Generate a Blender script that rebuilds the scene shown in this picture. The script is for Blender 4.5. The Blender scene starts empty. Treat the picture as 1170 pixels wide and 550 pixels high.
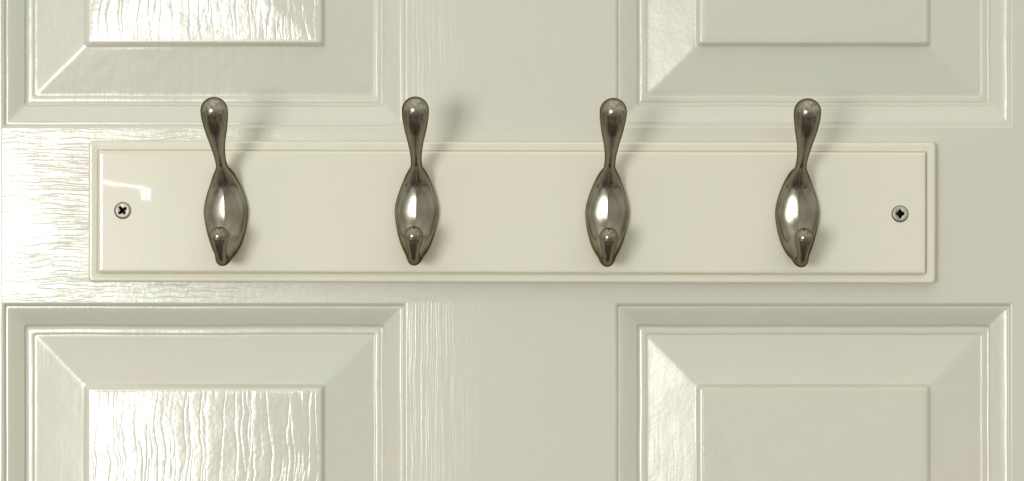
import bpy, bmesh, math, random
import numpy as np
from mathutils import Vector, noise

random.seed(4)
C = bpy.context.scene.collection
S = 0.00046            # metres per photo pixel at the door's face
DP = 2600.0            # camera distance in the same pixels
D = DP * S

def P(px, py, d=0.0):
    k = 1.0 - d / DP
    return Vector(((px - 585.0) * k * S, -d * S, (275.0 - py) * k * S))

# ------------------------------------------------------------------ materials
def new_mat(name):
    m = bpy.data.materials.new(name); m.use_nodes = True
    nt = m.node_tree
    return m, nt, nt.nodes['Principled BSDF']

def N(nt, typ, **kw):
    n = nt.nodes.new(typ)
    for k, v in kw.items():
        if k in n.inputs.keys(): n.inputs[k].default_value = v
        else: setattr(n, k, v)
    return n

def math_(nt, op, a, b=None):
    n = nt.nodes.new('ShaderNodeMath'); n.operation = op
    for i, v in enumerate((a, b)):
        if v is None: continue
        if isinstance(v, (int, float)): n.inputs[i].default_value = v
        else: nt.links.new(v, n.inputs[i])
    return n.outputs[0]

def paint(name, col, rough, grain=None, lump=0.15, coat=0.0, coat_rough=0.04, tint=0.03, fine=0.10, spec=1.0, fade=(-.06, .0, .12)):
    """Old gloss paint; grain = (sx, sz, weight, sharpness) stretched contour lines in metres."""
    m, nt, b = new_mat(name)
    b.inputs['Roughness'].default_value = rough
    b.inputs['IOR'].default_value = 1.5
    b.inputs['Specular IOR Level'].default_value = spec
    b.inputs['Coat Weight'].default_value = coat
    b.inputs['Coat Roughness'].default_value = coat_rough
    tc = N(nt, 'ShaderNodeTexCoord')
    # very slight unevenness of the paint's own colour
    n0 = N(nt, 'ShaderNodeTexNoise', Scale=20.0, Detail=5.0, Roughness=.62)
    nt.links.new(tc.outputs['Object'], n0.inputs['Vector'])
    mix = N(nt, 'ShaderNodeMix', data_type='RGBA')
    mix.inputs[6].default_value = (col[0] * (1 + tint), col[1] * (1 - tint * .2), col[2] * (1 - tint * .3), 1)
    mix.inputs[7].default_value = (col[0] * (1 - tint * .8), col[1] * (1 + tint * .3), col[2] * (1 - tint * .4), 1)
    mrk = N(nt, 'ShaderNodeMapRange'); mrk.inputs[1].default_value = .32; mrk.inputs[2].default_value = .68
    nt.links.new(n0.outputs['Fac'], mrk.inputs[0]); nt.links.new(mrk.outputs[0], mix.inputs[0])
    nt.links.new(mix.outputs[2], b.inputs['Base Color'])
    # roller orange peel + long waves
    n1 = N(nt, 'ShaderNodeTexNoise', Scale=420.0, Detail=2.0)
    nt.links.new(tc.outputs['Object'], n1.inputs['Vector'])
    n2 = N(nt, 'ShaderNodeTexNoise', Scale=55.0, Detail=2.0)
    nt.links.new(tc.outputs['Object'], n2.inputs['Vector'])
    h = math_(nt, 'ADD', math_(nt, 'MULTIPLY', n1.outputs['Fac'], fine), math_(nt, 'MULTIPLY', n2.outputs['Fac'], lump))
    if grain:
        sx, sz, w, sharp, waver = grain
        # waver the coordinates
        nd = N(nt, 'ShaderNodeTexNoise', Scale=1.0, Detail=3.0)
        mpd = N(nt, 'ShaderNodeMapping'); mpd.inputs['Scale'].default_value = (22 if sx < sz else 40, 1, 22 if sz < sx else 40)
        nt.links.new(tc.outputs['Object'], mpd.inputs['Vector'])
        nt.links.new(mpd.outputs[0], nd.inputs['Vector'])
        sub = N(nt, 'ShaderNodeVectorMath', operation='SUBTRACT'); sub.inputs[1].default_value = (.5, .5, .5)
        nt.links.new(nd.outputs['Color'], sub.inputs[0])
        sc = N(nt, 'ShaderNodeVectorMath', operation='SCALE'); sc.inputs['Scale'].default_value = waver
        nt.links.new(sub.outputs[0], sc.inputs[0])
        ad = N(nt, 'ShaderNodeVectorMath', operation='ADD')
        nt.links.new(tc.outputs['Object'], ad.inputs[0]); nt.links.new(sc.outputs[0], ad.inputs[1])
        mp = N(nt, 'ShaderNodeMapping'); mp.inputs['Scale'].default_value = (1 / sx, 0.0, 1 / sz)
        nt.links.new(ad.outputs[0], mp.inputs['Vector'])
        g = N(nt, 'ShaderNodeTexNoise', Scale=1.0, Detail=2.5, Roughness=0.55)
        nt.links.new(mp.outputs[0], g.inputs['Vector'])
        r = math_(nt, 'ABSOLUTE', math_(nt, 'SUBTRACT', math_(nt, 'MULTIPLY', g.outputs['Fac'], 2.0), 1.0))
        r = math_(nt, 'POWER', math_(nt, 'SUBTRACT', 1.0, r), sharp)
        # the embossing comes and goes
        n3 = N(nt, 'ShaderNodeTexNoise', Scale=16.0, Detail=2.0)
        nt.links.new(tc.outputs['Object'], n3.inputs['Vector'])
        amp = N(nt, 'ShaderNodeMapRange'); amp.inputs[1].default_value = .35; amp.inputs[2].default_value = .6
        amp.inputs[3].default_value = .12; amp.inputs[4].default_value = 1.0
        nt.links.new(n3.outputs['Fac'], amp.inputs[0])
        r = math_(nt, 'MULTIPLY', r, amp.outputs[0])
        # the embossing fades towards the right of the door
        sx_ = N(nt, 'ShaderNodeSeparateXYZ'); nt.links.new(tc.outputs['Object'], sx_.inputs[0])
        fd = N(nt, 'ShaderNodeMapRange', interpolation_type='SMOOTHSTEP')
        fd.inputs[1].default_value = fade[0]; fd.inputs[2].default_value = fade[1]
        fd.inputs[3].default_value = 1.0; fd.inputs[4].default_value = fade[2]
        nt.links.new(sx_.outputs[0], fd.inputs[0])
        gg = math_(nt, 'MULTIPLY', g.outputs['Fac'], w * 0.35)
        gr = math_(nt, 'SUBTRACT', gg, math_(nt, 'MULTIPLY', r, w))
        h = math_(nt, 'ADD', h, math_(nt, 'MULTIPLY', gr, fd.outputs[0]))
    bump = N(nt, 'ShaderNodeBump', Strength=1.0, Distance=0.00040)
    nt.links.new(h, bump.inputs['Height'])
    nt.links.new(bump.outputs[0], b.inputs['Normal'])
    if coat > 0:
        b2 = N(nt, 'ShaderNodeBump', Strength=1.0, Distance=0.00001)
        nt.links.new(n2.outputs['Fac'], b2.inputs['Height'])
        nt.links.new((b2 if grain is None else bump).outputs[0], b.inputs['Coat Normal'])
    return m

DOOR = (0.66, 0.658, 0.578)
BOARD = (0.79, 0.765, 0.655)
M_RAIL = paint('door paint, grain across', DOOR, 0.25, (0.045, 0.0030, .24, 9.0, 0.006), lump=.35, fine=.14, coat=.7, coat_rough=.22, fade=(-.2, .03, .15))
M_STILE = paint('door paint, grain upright', DOOR, 0.27, (0.0024, 0.16, .13, 7.0, 0.003), lump=.3, fine=.12, coat=.5, coat_rough=.25, fade=(-.058, .0, .12))
M_FIELD = paint('door paint, coarse grain upright', DOOR, 0.25, (0.0085, 0.12, .37, 20.0, 0.008), lump=1.1, fine=.24, coat=.7, coat_rough=.22)
M_MOULD = paint('door paint, smooth moulding', DOOR, 0.28, (0.006, 0.12, 0.10, 4.0, 0.004), lump=.18, fine=.12, coat=.4, coat_rough=.25, fade=(-.06, .0, .8))
M_BOARD = paint('board paint', BOARD, 0.30, None, lump=.25, coat=1.0, coat_rough=.02, fine=.08, spec=.4)

def metal(name, col, rough, edge, bump=0.00003, scale=260, aniso=0):
    m, nt, b = new_mat(name)
    b.inputs['Base Color'].default_value = (*col, 1)
    b.inputs['Metallic'].default_value = 1.0
    b.inputs['Specular Tint'].default_value = (*edge, 1)
    tc = N(nt, 'ShaderNodeTexCoord')
    n = N(nt, 'ShaderNodeTexNoise', Scale=scale, Detail=4.0)
    nt.links.new(tc.outputs['Object'], n.inputs['Vector'])
    mr = N(nt, 'ShaderNodeMapRange'); mr.inputs[3].default_value = rough * .75; mr.inputs[4].default_value = rough * 1.3
    nt.links.new(n.outputs['Fac'], mr.inputs[0]); nt.links.new(mr.outputs[0], b.inputs['Roughness'])
    n4 = N(nt, 'ShaderNodeTexNoise', Scale=70.0, Detail=4.0, noise_dimensions='4D')
    nt.links.new(tc.outputs['Object'], n4.inputs['Vector'])
    mx = N(nt, 'ShaderNodeMix', data_type='RGBA')
    mx.inputs[6].default_value = (col[0] * .78, col[1] * .75, col[2] * .68, 1); mx.inputs[7].default_value = (col[0] * 1.12, col[1] * 1.12, col[2] * 1.12, 1)
    m4 = N(nt, 'ShaderNodeMapRange'); m4.inputs[1].default_value = .3; m4.inputs[2].default_value = .6
    nt.links.new(n4.outputs['Fac'], m4.inputs[0]); nt.links.new(m4.outputs[0], mx.inputs[0]); nt.links.new(mx.outputs[2], b.inputs['Base Color'])
    bp = N(nt, 'ShaderNodeBump', Strength=1.0, Distance=bump)
    nt.links.new(n.outputs['Fac'], bp.inputs['Height']); nt.links.new(bp.outputs[0], b.inputs['Normal'])
    return m

M_NICKEL = metal('worn nickel', (0.31, 0.288, 0.238), 0.21, (0.20, 0.165, 0.115))
M_SCREW = metal('zinc', (0.50, 0.49, 0.45), 0.5, (0.5, 0.5, 0.45), scale=500)
M_RECESS = metal('dark recess', (0.035, 0.032, 0.03), 0.6, (0.05, 0.05, 0.05))  # near-black metal lining the screw slots

# ------------------------------------------------------------------ object helpers
def empty(name, loc=(0, 0, 0), rot=(0, 0, 0)):
    o = bpy.data.objects.new(name, None); C.objects.link(o)
    o.empty_display_size = 0.03
    o.location = loc; o.rotation_euler = rot
    return o

def tag(o, label, cat, group=None):
    o['label'] = label; o['category'] = cat
    if group: o['group'] = group
    return o

def mesh_obj(name, verts, faces, mat, parent=None, smooth=True, normals=None):
    me = bpy.data.meshes.new(name)
    me.from_pydata([tuple(v) for v in verts], [], [tuple(f) for f in faces])
    me.validate(); me.update()
    me.materials.append(mat)
    if smooth: me.polygons.foreach_set('use_smooth', [True] * len(me.polygons))
    if normals is not None: me.normals_split_custom_set_from_vertices([tuple(n) for n in normals])
    o = bpy.data.objects.new(name, me); C.objects.link(o)
    if parent: o.parent = parent
    return o

def rring(x0, x1, y0, y1, s, d, rc, seg=4, sub=None):
    """one rounded-rectangle ring in photo pixels, inset by s, at depth d."""
    x0 += s; x1 -= s; y0 += s; y1 -= s
    out = []
    for cx, cy, a0 in ((x0 + rc, y0 + rc, 180), (x1 - rc, y0 + rc, 270), (x1 - rc, y1 - rc, 0), (x0 + rc, y1 - rc, 90)):
        for i in range(seg + 1):
            a = math.radians(a0 + 90 * i / seg)
            out.append((cx + rc * math.cos(a), cy + rc * math.sin(a), d))
    if not sub: return out
    # extra points along the straight runs
    full = []
    m = seg + 1
    for c in range(4):
        full += out[c * m:(c + 1) * m]
        a, b = out[(c + 1) * m - 1], out[((c + 1) * m) % len(out)]
        for i in range(1, sub[c % 2]):
            t = i / sub[c % 2]
            full.append(tuple(a[j] + (b[j] - a[j]) * t for j in range(3)))
    return full

def W(x, y, d):      # straight (unscaled) pixel units to metres on the door
    return (((x - 585.0)) * S, -d * S, (275.0 - y) * S)

def ring_mesh(rect, prof, rcf, cap_front=False, cap_back=False, conv=W, seg=4, sub=None):
    verts, faces = [], []
    n = None
    for s, d in prof:
        r = rring(*rect, s, d, rcf(s), seg, sub)
        n = len(r)
        verts += [conv(*v) for v in r]
    for k in range(len(prof) - 1):
        a, b = k * n, (k + 1) * n
        for i in range(n):
            j = (i + 1) % n
            faces.append((a + i, b + i, b + j, a + j))
    if cap_front: faces.append(tuple(reversed([(len(prof) - 1) * n + i for i in range(n)])))
    if cap_back: faces.append(tuple(range(n)))
    return verts, faces

def fix_normals(o, sharp_deg=None):
    bm = bmesh.new(); bm.from_mesh(o.data)
    bmesh.ops.recalc_face_normals(bm, faces=bm.faces)
    if sharp_deg:
        for e in bm.edges:
            if len(e.link_faces) == 2 and e.calc_face_angle(0) > math.radians(sharp_deg): e.smooth = False
    bm.to_mesh(o.data); bm.free()
    return o

def smooth_prof(pts, n=3):
    """Chaikin rounding of a (s,d) polyline."""
    for _ in range(n):
        q = [pts[0]]
        for a, b in zip(pts[:-1], pts[1:]):
            q.append((a[0] * .75 + b[0] * .25, a[1] * .75 + b[1] * .25))
            q.append((a[0] * .25 + b[0] * .75, a[1] * .25 + b[1] * .75))
        q.append(pts[-1]); pts = q
    return pts

# ------------------------------------------------------------------ the door
BACK = -76.0
door = tag(empty('door', (0, 0, 0)), 'cream gloss-painted panel door with wood-grain embossing, behind the board of hooks', 'door')

PX = [(2.5, 465.0), (702.0, 1157.0)]
PTOP = (-430.0, 147.0)
PBOT = (345.5, 1150.0)
XL, XR, YT, YB = -205.0, 1365.0, -640.0, 1420.0

def slab(name, x0, x1, y0, y1, mat, cham=0.0):
    prof = [(0, BACK), (0, -cham)] + ([(cham, 0)] if cham else [])
    if not cham: prof = [(0, BACK), (0, 0)]
    verts, faces = [], []
    for s, d in prof:
        verts += [W(x0 + s, y0, d), W(x1 - s, y0, d), W(x1 - s, y1, d), W(x0 + s, y1, d)]
    for k in range(len(prof) - 1):
        for i in range(4):
            j = (i + 1) % 4
            faces.append((k * 4 + i, k * 4 + 4 + i, k * 4 + 4 + j, k * 4 + j))
    m = (len(prof) - 1) * 4
    faces += [(m + 3, m + 2, m + 1, m), (0, 1, 2, 3)]
    o = mesh_obj(name, verts, faces, mat, door, smooth=False)
    return fix_normals(o)

slab('stile', XL, PX[0][0], YT, YB, M_STILE, 0.9)
slab('stile', PX[1][1], XR, YT, YB, M_STILE)
for (y0, y1) in ((YT, PTOP[0]), (PTOP[1], PBOT[0]), (PBOT[1], YB)):
    slab('rail', PX[0][0], PX[1][1], y0, y1, M_RAIL)
for (y0, y1) in (PTOP, PBOT):
    slab('mullion', PX[0][1], PX[1][0], y0, y1, M_STILE)

# sticking, ledge, raised bevel
A_ = smooth_prof([(0, 0), (1.2, -.1), (3.2, -1.6), (4.2, -4.4), (5.4, -4.5), (7, -4.3), (12, -6.4), (18, -9.6), (23, -12.5), (25.6, -13.8), (26.6, -16.6), (27.6, -17.6), (29.2, -18.0)], 2)
B_ = smooth_prof([(29.2, -18.0), (29.7, -17.8), (31, -17.5), (33, -17.42), (35.2, -17.5), (36.2, -17.9), (37.2, -18.6), (40, -18.2)], 2)
def bevel(rise):
    d = lambda s: -18.2 + rise * (s - 40) / 54.0
    return smooth_prof([(40, -18.2), (60, d(60)), (80, d(80)), (91.0, d(91)), (93.0, d(92.5)), (93.8, d(92.5) + .3), (97.2, -2.4), (98.6, -1.5), (101.5, -1.2)], 2)
PROFS = [A_ + B_[1:] + bevel(11.4)[1:], A_ + B_[1:] + bevel(8.6)[1:]]
def rc_panel(s): return 1.2 + 2.3 * min(1, s / 30)
FIELD_TILT = {(False, False): (.020, 0), (False, True): (.020, 0), (True, False): (.0, 0), (True, True): (.0, 0)}
for (y0, y1) in (PTOP, PBOT):
    for (x0, x1) in PX:
        rect = (x0, x1, y0, y1)
        tx, tz = FIELD_TILT[(x0 > 500, y0 > 0)]
        def Wf(x, y, d, x0=x0, x1=x1, y0=y0, y1=y1, tx=tx, tz=tz):
            # the raised fields of the moulded skin do not lie quite true
            ins = min(x - x0, x1 - x, y - y0, y1 - y)
            yr = y1 - 150 if y0 < 0 else y0 + 150
            t = min(1, max(0, (ins - 94.0) / 4.0))
            if t: d += t * (tx * (x - (x0 + x1) / 2) + tz * (max(-150, min(150, y - yr))))
            q = min(1, max(0, ins / 8.0)) * min(1, max(0, (97.0 - ins) / 6.0))
            if q:
                v1 = Vector((x * .016, y * .016, 3.1 + x0)); v2 = Vector((x * .085, y * .085, 9.7 + ins * .05))
                d += q * (.45 * noise.noise(v1) + .13 * noise.noise(v2))
                k1 = q * .7 * noise.noise(v1 + Vector((7, 3, 1))); x += k1; y += q * .7 * noise.noise(v1 + Vector((2, 8, 5)))
            k = 1 - d / DP
            return ((x - 585.0) * k * S, -d * S, (275.0 - y) * k * S)
        v, f = ring_mesh(rect, PROFS[x0 > 500], rc_panel, conv=Wf, sub=(90, 110))
        # close the back so that the panel has the door's thickness
        pan = mesh_obj('panel', v, f, M_MOULD, door)
        bm = bmesh.new(); bm.from_mesh(pan.data)
        q = [bm.verts.new(W(x, y, d)) for d in (-30, BACK + 1) for x, y in ((x0 + .5, y0 + .5), (x1 - .5, y0 + .5), (x1 - .5, y1 - .5), (x0 + .5, y1 - .5))]
        bm.faces.new((q[3], q[2], q[1], q[0])); bm.faces.new(q[4:])
        for i in range(4): bm.faces.new((q[i], q[(i + 1) % 4], q[4 + (i + 1) % 4], q[4 + i]))
        for e in bm.edges: 
            if e.verts[0] in q: e.smooth = False
        bmesh.ops.recalc_face_normals(bm, faces=[fc for fc in bm.faces if fc.verts[0] in q])
        bm.to_mesh(pan.data); bm.free()
        # front normals must face the camera (-Y)
        bm = bmesh.new(); bm.from_mesh(pan.data)
        for fc in bm.faces:
            if len(fc.verts) == 4 and fc.calc_center_median().y < 25 * S and fc.normal.y > 0.0: fc.normal_flip()
        bm.to_mesh(pan.data); bm.free()
        fp = [(101.5, -1.2), (103.0, -1.0)]
        v, f = ring_mesh(rect, fp, rc_panel, cap_front=True, conv=Wf, sub=(90, 110))
        fld = mesh_obj('raised_field', v, f, M_FIELD, pan)
        fix_normals(fld)
        if fld.data.polygons[len(fld.data.polygons) - 1].normal.y > 0: fld.data.flip_normals()

# ------------------------------------------------------------------ the board
BD = 21.0
def conv_board(x, y, d):           # rail sits a hair out of level
    k = 1 - max(d, 0) / DP
    x, y = (x - 585) * k, (y - 243) * k
    if 1 < d < 20.5:
        d += .35 * noise.noise(Vector((x * .02, y * .02, 4.0))) + .10 * noise.noise(Vector((x * .09, y * .09, d * .1)))
    a = math.radians(0.12)
    xr, yr = x * math.cos(a) - y * math.sin(a), x * math.sin(a) + y * math.cos(a)
    return (xr * S, -d * S, (275 - 243 - 0) * k * S - yr * S)
bprof = smooth_prof([(0.6, 0.05), (0.3, 4), (0, 9), (0.2, 12.4), (1.4, 14.8), (3.2, 15.2), (8, 14.6), (9.6, 14.4)], 2)
bprof += smooth_prof([(9.6, 14.4), (10.2, 13.4), (10.7, 12.4), (11.2, 13.6), (11.5, 19.2), (12.2, 20.4), (13.4, 20.9), (15, BD)], 2)[1:] + [(16.5, BD), (19, BD), (22, BD)]
v, f = ring_mesh((101, 1069, 162.0, 323.5), bprof, lambda s: max(1.2, 4.5 - s * .28), cap_front=True, cap_back=True, conv=conv_board, sub=(150, 30))
board = mesh_obj('hook_board', v, f, M_BOARD)
fix_normals(board)
SCREWS = [(140.2, 240.8), (1028.4, 244.6)]
bmc = bmesh.new()
for px, py in SCREWS:
    p = P(px, py, BD)
    ring = [[(p.x + 9.7 * S * math.cos(a), y, p.z + 9.7 * S * math.sin(a)) for a in [2 * math.pi * i / 48 for i in range(48)]] for y in (-(BD + 6) * S, -6 * S)]
    vs = [[bmc.verts.new(c) for c in r] for r in ring]
    for i in range(48): bmc.faces.new((vs[0][i], vs[0][(i + 1) % 48], vs[1][(i + 1) % 48], vs[1][i]))
    bmc.faces.new(vs[0]); bmc.faces.new(vs[1])
bmesh.ops.recalc_face_normals(bmc, faces=bmc.faces)
mc = bpy.data.meshes.new('cutter'); bmc.to_mesh(mc); bmc.free()
oc = bpy.data.objects.new('cutter', mc); C.objects.link(oc)
md = board.modifiers.new('holes', 'BOOLEAN'); md.object = oc; md.operation = 'DIFFERENCE'; md.solver = 'EXACT'
bpy.context.view_layer.update()
me2 = bpy.data.meshes.new_from_object(board.evaluated_get(bpy.context.evaluated_depsgraph_get()))
board.modifiers.clear(); board.data = me2
bpy.data.objects.remove(oc)
bm = bmesh.new(); bm.from_mesh(board.data)
for e in bm.edges:
    if len(e.link_faces) == 2 and e.calc_face_angle(0) > math.radians(50): e.smooth = False
bm.to_mesh(board.data); bm.free()
tag(board, 'long cream painted board with stepped moulded edge, screwed across the door and carrying the hooks', 'hook rail')

# ------------------------------------------------------------------ hooks: one smooth casting from a distance field
def spline(pts, n=600):
    """Catmull-Rom through (d, z, r)."""
    p = np.array(pts, float)
    p = np.vstack([2 * p[0] - p[1], p, 2 * p[-1] - p[-2]])
    out = []
    m = len(p) - 3
    for i in range(m):
        t = np.linspace(0, 1, n // m, endpoint=(i == m - 1))[:, None]
        a, b, c, d = p[i], p[i + 1], p[i + 2], p[i + 3]
        out.append(.5 * ((2 * b) + (-a + c) * t + (2 * a - 5 * b + 4 * c - d) * t ** 2 + (-a + 3 * b - 3 * c + d) * t ** 3))
    return np.vstack(out)

UP = spline([(-6, 6, 7.5), (2, 26, 7.5), (13, 41, 7.6), (28, 53, 6.6), (47, 65, 6.3), (65, 79, 8.5), (77.5, 94, 12.2), (85.5, 106, 14.4), (88.4, 111.5, 14.85), (89.3, 113.2, 14.9), (90, 114.4, 14.9)])
LO = spline([(-5, -14, 14.0), (7, -28, 13.5), (22, -39, 11.6), (35, -47, 9.0), (47.5, -48.5, 6.6), (57, -40, 6.6), (62, -30, 9.2), (63.4, -25.5, 10.4), (63.8, -23.8, 10.5), (64, -23, 10.5)])

def tube(X, Dd, Z, cv):
    sh = Dd.shape
    q = np.stack([Dd.ravel(), Z.ravel()], 1)
    best = np.empty(len(q), int)
    for i in range(0, len(q), 20000):
        dd = ((q[i:i + 20000, None, :] - cv[None, ::4, :2]) ** 2).sum(2)
        best[i:i + 20000] = dd.argmin(1) * 4
    # refine along the tangent
    T = np.gradient(cv[:, :2], axis=0)
    t = best.astype(float)
    for _ in range(3):
        ci = np.stack([np.interp(t, np.arange(len(cv)), cv[:, k]) for k in (0, 1)], 1)
        Ti = np.stack([np.interp(t, np.arange(len(cv)), T[:, k]) for k in (0, 1)], 1)
        t = np.clip(t + ((q - ci) * Ti).sum(1) / (Ti ** 2).sum(1), 0, len(cv) - 1)
    ci = np.stack([np.interp(t, np.arange(len(cv)), cv[:, k]) for k in (0, 1, 2)], 1)
    d2 = ((q - ci[:, :2]) ** 2).sum(1)
    return np.sqrt(X ** 2 + d2.reshape(sh)) - ci[:, 2].reshape(sh), t.reshape(sh)

def smin(a, b, k):
    h = np.clip(.5 + .5 * (b - a) / k, 0, 1)
    return b * (1 - h) + a * h - k * h * (1 - h)

def dome(X, Dd, Z):
    az = np.abs(Z - 4.0)
    half = np.where(Z > 4.0, 56.0, 58.0)
    lens = np.maximum(1 - np.clip(az / half, 0, 1) ** 1.8, .04)
    w = 24.8 * lens
    ss = lambda a, b: (lambda t: t * t * (3 - 2 * t))(np.clip((Z - a) / (b - a), 0, 1))
    h = 13.0 * lens ** .14 + 15.0 * ss(31.0, 55.0) + 6.0 * ss(-26.0, -52.0)      # the crest climbs into both prongs
    ped = 5.0 * lens ** .3
    up = np.maximum(Dd - ped, 0)
    roof = up + .19 * (np.sqrt(X * X + .06) - .24) * np.clip(up / 3.0, 0, 1)      # a soft crest down the middle
    e = (np.abs(X / w) ** 3.2 + np.abs(roof / h) ** 3.2 + 1e-9) ** (1 / 3.2)
    rad = np.sqrt(X * X + up ** 2 + .01)
    return rad * (1 - 1 / np.maximum(e, .02)) + 4.5 * np.maximum(az - half + 6.0, 0)

def field(X, Dd, Z, want_t=False):
    body = dome(X, Dd, Z)
    up, tu = tube(X, Dd, Z, UP)
    lo, tl = tube(X, Dd, Z, LO)
    f = smin(smin(body, up, 17.0), lo, 15.0)
    f = np.maximum(f, -Dd)
    if want_t: return f, tu, tl, up, lo, body
    return f

def surface_nets(step=1.0):
    xs = np.arange(-29, 29.01, step); ds = np.arange(-2.03, 112, step); zs = np.arange(-62, 137, step)
    Dg, Zg = np.meshgrid(ds, zs, indexing='ij')
    # tubes lie in the plane x=0: distances in 2-D only once
    F = np.empty((len(xs), len(ds), len(zs)), float)
    _, tu = tube(np.zeros_like(Dg), Dg, Zg, UP); _, tl = tube(np.zeros_like(Dg), Dg, Zg, LO)
    def ev(cv, t):
        c = [np.interp(t.ravel(), np.arange(len(cv)), cv[:, k]).reshape(t.shape) for k in (0, 1, 2)]
        return (Dg - c[0]) ** 2 + (Zg - c[1]) ** 2, c[2]
    (u2, ur), (l2, lr) = ev(UP, tu), ev(LO, tl)
    for i, x in enumerate(xs):
        body = dome(np.full_like(Dg, x), Dg, Zg)
        f = smin(smin(body, np.sqrt(x * x + u2) - ur, 17.0), np.sqrt(x * x + l2) - lr, 15.0)
        F[i] = np.maximum(f, -Dg)
    ins = F < 0
    nx, nd, nz = F.shape
    cnt = np.zeros((nx - 1, nd - 1, nz - 1), int)
    for a in (0, 1):
        for b in (0, 1):
            for c in (0, 1):
                cnt += ins[a:nx - 1 + a, b:nd - 1 + b, c:nz - 1 + c]
    act = (cnt > 0) & (cnt < 8)
    idx = -np.ones(act.shape, int); cells = np.argwhere(act); idx[act] = np.arange(len(cells))
    acc = np.zeros((len(cells), 3)); num = np.zeros(len(cells))
    corners = [(a, b, c) for a in (0, 1) for b in (0, 1) for c in (0, 1)]
    for p in corners:
        for ax in range(3):
            if p[ax]: continue
            q = list(p); q[ax] = 1
            fa = F[tuple((cells + p).T)]; fb = F[tuple((cells + q).T)]
            m = (fa < 0) != (fb < 0)
            t = np.where(m, fa / np.where(m, fa - fb, 1), 0)
            pos = np.tile(np.array(p, float), (len(cells), 1)); pos[:, ax] = t
            acc[m] += pos[m]; num[m] += 1
    V = (cells + acc / num[:, None]) * step + np.array([xs[0], ds[0], zs[0]])
    Q = []
    for ax in range(3):
        b, c = [(1, 2), (2, 0), (0, 1)][ax]
        sl0 = [slice(None)] * 3; sl1 = [slice(None)] * 3
        sl0[ax] = slice(0, -1); sl1[ax] = slice(1, None)
        ch = ins[tuple(sl0)] != ins[tuple(sl1)]
        e = np.argwhere(ch)
        ok = (e[:, b] > 0) & (e[:, c] > 0) & (e[:, b] < F.shape[b] - 1) & (e[:, c] < F.shape[c] - 1)
        e = e[ok]
        def cell(db, dc):
            k = e.copy(); k[:, b] -= db; k[:, c] -= dc
            return idx[tuple(k.T)]
        quad = np.stack([cell(1, 1), cell(0, 1), cell(0, 0), cell(1, 0)], 1)
        flip = ~ins[tuple(e.T)]
        quad[flip] = quad[flip][:, ::-1]
        Q.append(quad)
    return V, np.vstack(Q)

V, Q = surface_nets(1.0)
def grad(V, h=.35):
    g = np.empty_like(V)
    for k in range(3):
        a = V.copy(); b = V.copy(); a[:, k] += h; b[:, k] -= h
        g[:, k] = (field(*a.T) - field(*b.T)) / (2 * h)
    return g
for _ in range(4):                          # pull the vertices exactly on to the surface
    f0 = field(*V.T); g = grad(V)
    V = V - np.clip(f0 / np.maximum((g ** 2).sum(1), .05), -.6, .6)[:, None] * g
g = grad(V, .5)
Nn = g / np.linalg.norm(g, axis=1)[:, None]
_, tu, tl, fu, fl, fb = field(*V.T, want_t=True)
fc = V[Q].mean(1)
tuf, tlf = tu[Q].mean(1), tl[Q].mean(1)
fuf, flf, fbf = fu[Q].mean(1), fl[Q].mean(1), fb[Q].mean(1)
nU, nL = len(UP), len(LO)
region = np.zeros(len(Q), int)
region[(fuf < fbf) & (fuf < flf) & (fc[:, 2] > 36)] = 1
region[(region == 1) & (tuf > .70 * nU)] = 2
region[(flf < fbf) & (flf < fuf) & (fc[:, 2] < -14) & (fc[:, 1] > 12)] = 3
region[(region == 3) & (tlf > .74 * nL)] = 4

def piece(name, reg, parent):
    q = Q[region == reg]
    used, inv = np.unique(q, return_inverse=True)
    v = V[used] * S
    v = np.stack([v[:, 0], -v[:, 1], v[:, 2]], 1)
    n = np.stack([Nn[used, 0], -Nn[used, 1], Nn[used, 2]], 1)
    ff = inv.reshape(q.shape)[:, ::-1]
    # orientation check against the field's own normals
    a = v[ff[:, 1]] - v[ff[:, 0]]; b = v[ff[:, 2]] - v[ff[:, 0]]
    if (np.cross(a, b) * n[ff[:, 0]]).sum() < 0: ff = ff[:, ::-1]
    return mesh_obj(name, v, ff.tolist(), M_NICKEL, parent, normals=n)

hook = empty('coat_hook')
piece('body', 0, hook)
up_ = piece('upper_prong', 1, hook); piece('knob', 2, up_)
lo_ = piece('lower_prong', 3, hook); piece('knob', 4, lo_)

def copy_tree(o, parent=None):
    c = o.copy(); C.objects.link(c)
    if parent: c.parent = parent
    for ch in list(o.children): copy_tree(ch, c)
    return c

hooks = [  # base centre in the photo, roll, label
    (258.5, 247.0, -1.0, 'nickel double coat hook whose knob overlaps the upper left panel, leftmost on the board'),
    (476.0, 246.5, 1.2, 'nickel double coat hook second from left, knob just right of the upper left panel'),
    (693.5, 248.0, 1.6, 'nickel double coat hook third from left, knob near the upper right panel'),
    (910.5, 248.5, 0.2, 'nickel double coat hook nearest the screw with the diamond slot, rightmost on the board')]
for i, (px, py, roll, lab) in enumerate(hooks):
    o = hook if i == 0 else copy_tree(hook)
    p = P(px, py, BD)
    o.location = (p.x, -BD * S, p.z)
    o.rotation_euler = (0, math.radians(roll), 0)
    tag(o, lab, 'coat hook', 'double coat hooks in a row on the board')

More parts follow.
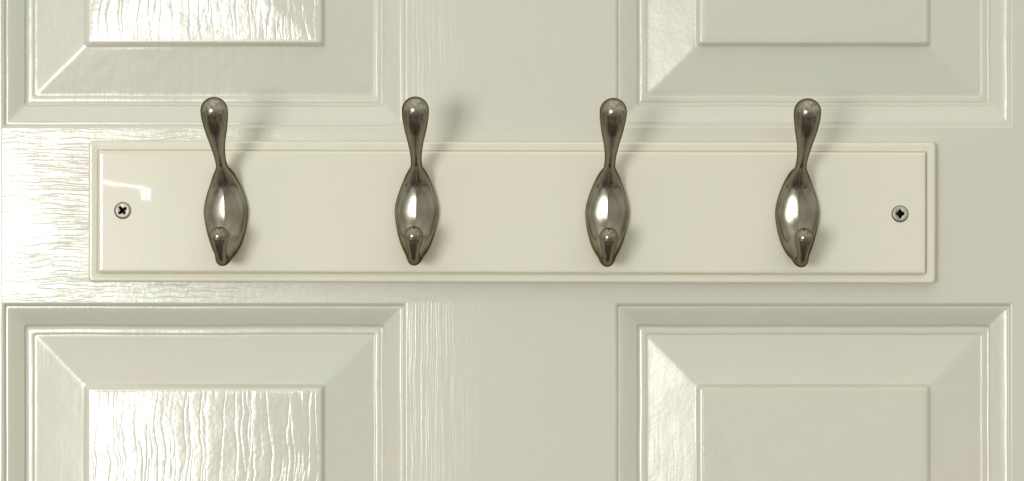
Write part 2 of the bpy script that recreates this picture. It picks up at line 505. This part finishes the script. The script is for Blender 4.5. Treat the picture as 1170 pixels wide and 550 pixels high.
# ------------------------------------------------------------------ screws
def screw(px, py, rot, inner, label, jag):
    o = empty('screw')
    R = 9.3
    n = 48
    star = []
    for i in range(n):
        a = 2 * math.pi * i / n
        k = (0.5 + 0.5 * math.cos(4 * (a - rot)))
        r = inner[0] + (inner[1] - inner[0]) * k ** inner[2]
        r *= 1 + jag * math.sin(3 * a + 1.0)
        star.append((r * math.cos(a), r * math.sin(a)))
    rings = []
    rings.append([(x, y, 0.75) for x, y in star])
    rings.append([(x * 1.1, y * 1.1, 1.0) for x, y in star])
    for rr, dd in ((6.3, 1.15), (7.6, 1.0), (8.4, .6), (8.9, .0), (9.3, -.9), (9.3, -2)):
        rings.append([(rr * math.cos(2 * math.pi * i / n), rr * math.sin(2 * math.pi * i / n), dd) for i in range(n)])
    def build(name, rings, mat, parent, cap=False):
        v = [(x * S, -d * S, y * S) for r in rings for x, y, d in r]
        f = []
        for k in range(len(rings) - 1):
            for i in range(n):
                j = (i + 1) % n
                f.append((k * n + i, k * n + n + i, k * n + n + j, k * n + j))
        if cap: f.append(tuple((len(rings) - 1) * n + i for i in range(n)))
        ob = mesh_obj(name, v, f, mat, parent)
        return fix_normals(ob, 50)
    build('head', rings, M_SCREW, o)
    rc = [[(x, y, .74) for x, y in star], [(x * .9, y * .9, -1.5) for x, y in star], [(x * .55, y * .55, -9) for x, y in star]]
    r_ = build('slot', rc, M_RECESS, o, cap=True)
    if r_.data.polygons[-1].normal.y > 0: r_.data.flip_normals()
    p = P(px, py, BD)
    o.location = (p.x, -BD * S - .4 * S, p.z)
    return tag(o, label, 'screw', 'screws fixing the board')

screw(140.2, 240.8, math.radians(38), (2.5, 5.7, 1.3), 'silver screw with ragged cross-shaped slot, at the left end of the board', .10)
screw(1028.4, 244.6, math.radians(92), (3.3, 5.1, 1.0), 'silver screw with small black diamond-shaped slot, at the right end of the board', .03)

# ------------------------------------------------------------------ light
def area(name, loc, target, sx, sy, radiance, col):
    l = bpy.data.lights.new(name, 'AREA'); l.shape = 'RECTANGLE'; l.size = sx; l.size_y = sy
    l.energy = radiance * math.pi * sx * sy; l.color = col
    o = bpy.data.objects.new(name, l); C.objects.link(o)
    o.location = loc
    o.rotation_euler = (Vector(target) - Vector(loc)).to_track_quat('-Z', 'Y').to_euler()
    return o

L = 3.2
area('window_light', (-1.29, -L, -0.115), (-.1, 0, -0.115), 0.80, 0.77, 20.5, (1.0, 0.99, 0.96))
area('low_window_light', (-1.45, -1.85, -0.85), (0, 0, 0), 0.9, 0.8, 0.6, (1.0, 0.98, 0.95))

def glint(x0, y0, x1, y1, wpx, radiance):
    # narrow lamps added behind the camera only for their glints in the board's gloss
    k = 1 + (L - BD * S) / (D - BD * S)
    a, b = P(x0, y0, BD), P(x1, y1, BD)
    ax, az, bx, bz = a.x * k, a.z * k, b.x * k, b.z * k
    l = bpy.data.lights.new('glint_light', 'AREA'); l.shape = 'RECTANGLE'
    l.size = math.hypot(bx - ax, bz - az); l.size_y = wpx * S * k
    l.energy = radiance * math.pi * l.size * l.size_y
    o = bpy.data.objects.new('glint_light', l); C.objects.link(o)
    o.location = ((ax + bx) / 2, -L, (az + bz) / 2)
    o.rotation_euler = (math.radians(90), -math.atan2(bz - az, bx - ax), 0)
glint(113, 207, 166, 216, 2.6, 13)
glint(112, 195, 112, 207, 2.2, 10)
glint(163, 216, 163, 229, 4.0, 18)
glint(169.5, 215, 169.5, 229, 3.4, 15)

w = bpy.data.worlds.new('World'); bpy.context.scene.world = w; w.use_nodes = True
nt = w.node_tree
bg = nt.nodes['Background']; bg.inputs['Strength'].default_value = 1.06
tc = N(nt, 'ShaderNodeTexCoord'); sp = N(nt, 'ShaderNodeSeparateXYZ')
nt.links.new(tc.outputs['Generated'], sp.inputs[0])
rp = N(nt, 'ShaderNodeValToRGB')
cr = rp.color_ramp
cr.elements[0].position = 0.0; cr.elements[0].color = (.11, .095, .07, 1)
cr.elements[1].position = 1.0; cr.elements[1].color = (.85, .845, .77, 1)
e = cr.elements.new(.45); e.color = (.46, .455, .385, 1)
mr = N(nt, 'ShaderNodeMapRange'); mr.inputs[1].default_value = -1; mr.inputs[2].default_value = 1
nt.links.new(sp.outputs['Z'], mr.inputs[0]); nt.links.new(mr.outputs[0], rp.inputs[0])
wn = N(nt, 'ShaderNodeTexNoise', Scale=2.3, Detail=3.0)
nt.links.new(tc.outputs['Generated'], wn.inputs['Vector'])
wm = N(nt, 'ShaderNodeMapRange'); wm.inputs[1].default_value = .35; wm.inputs[2].default_value = .65
wm.inputs[3].default_value = .40; wm.inputs[4].default_value = 1.55
nt.links.new(wn.outputs['Fac'], wm.inputs[0])
wv = N(nt, 'ShaderNodeVectorMath', operation='SCALE')
nt.links.new(rp.outputs[0], wv.inputs[0]); nt.links.new(wm.outputs[0], wv.inputs['Scale'])
nt.links.new(wv.outputs[0], bg.inputs['Color'])

# ------------------------------------------------------------------ camera
cam = bpy.data.cameras.new('camera'); co = bpy.data.objects.new('camera', cam); C.objects.link(co)
cam.sensor_width = 36.0; cam.lens = 36.0 * DP / 1170.0
cam.clip_start = 0.05; cam.clip_end = 50
co.location = (0, -D, 0); co.rotation_euler = (math.radians(90), 0, 0)
sc = bpy.context.scene
sc.camera = co
sc.view_settings.view_transform = 'Standard'; sc.view_settings.look = 'None'
sc.view_settings.exposure = 0.09; sc.view_settings.gamma = 1
sc.cycles.max_bounces = 8
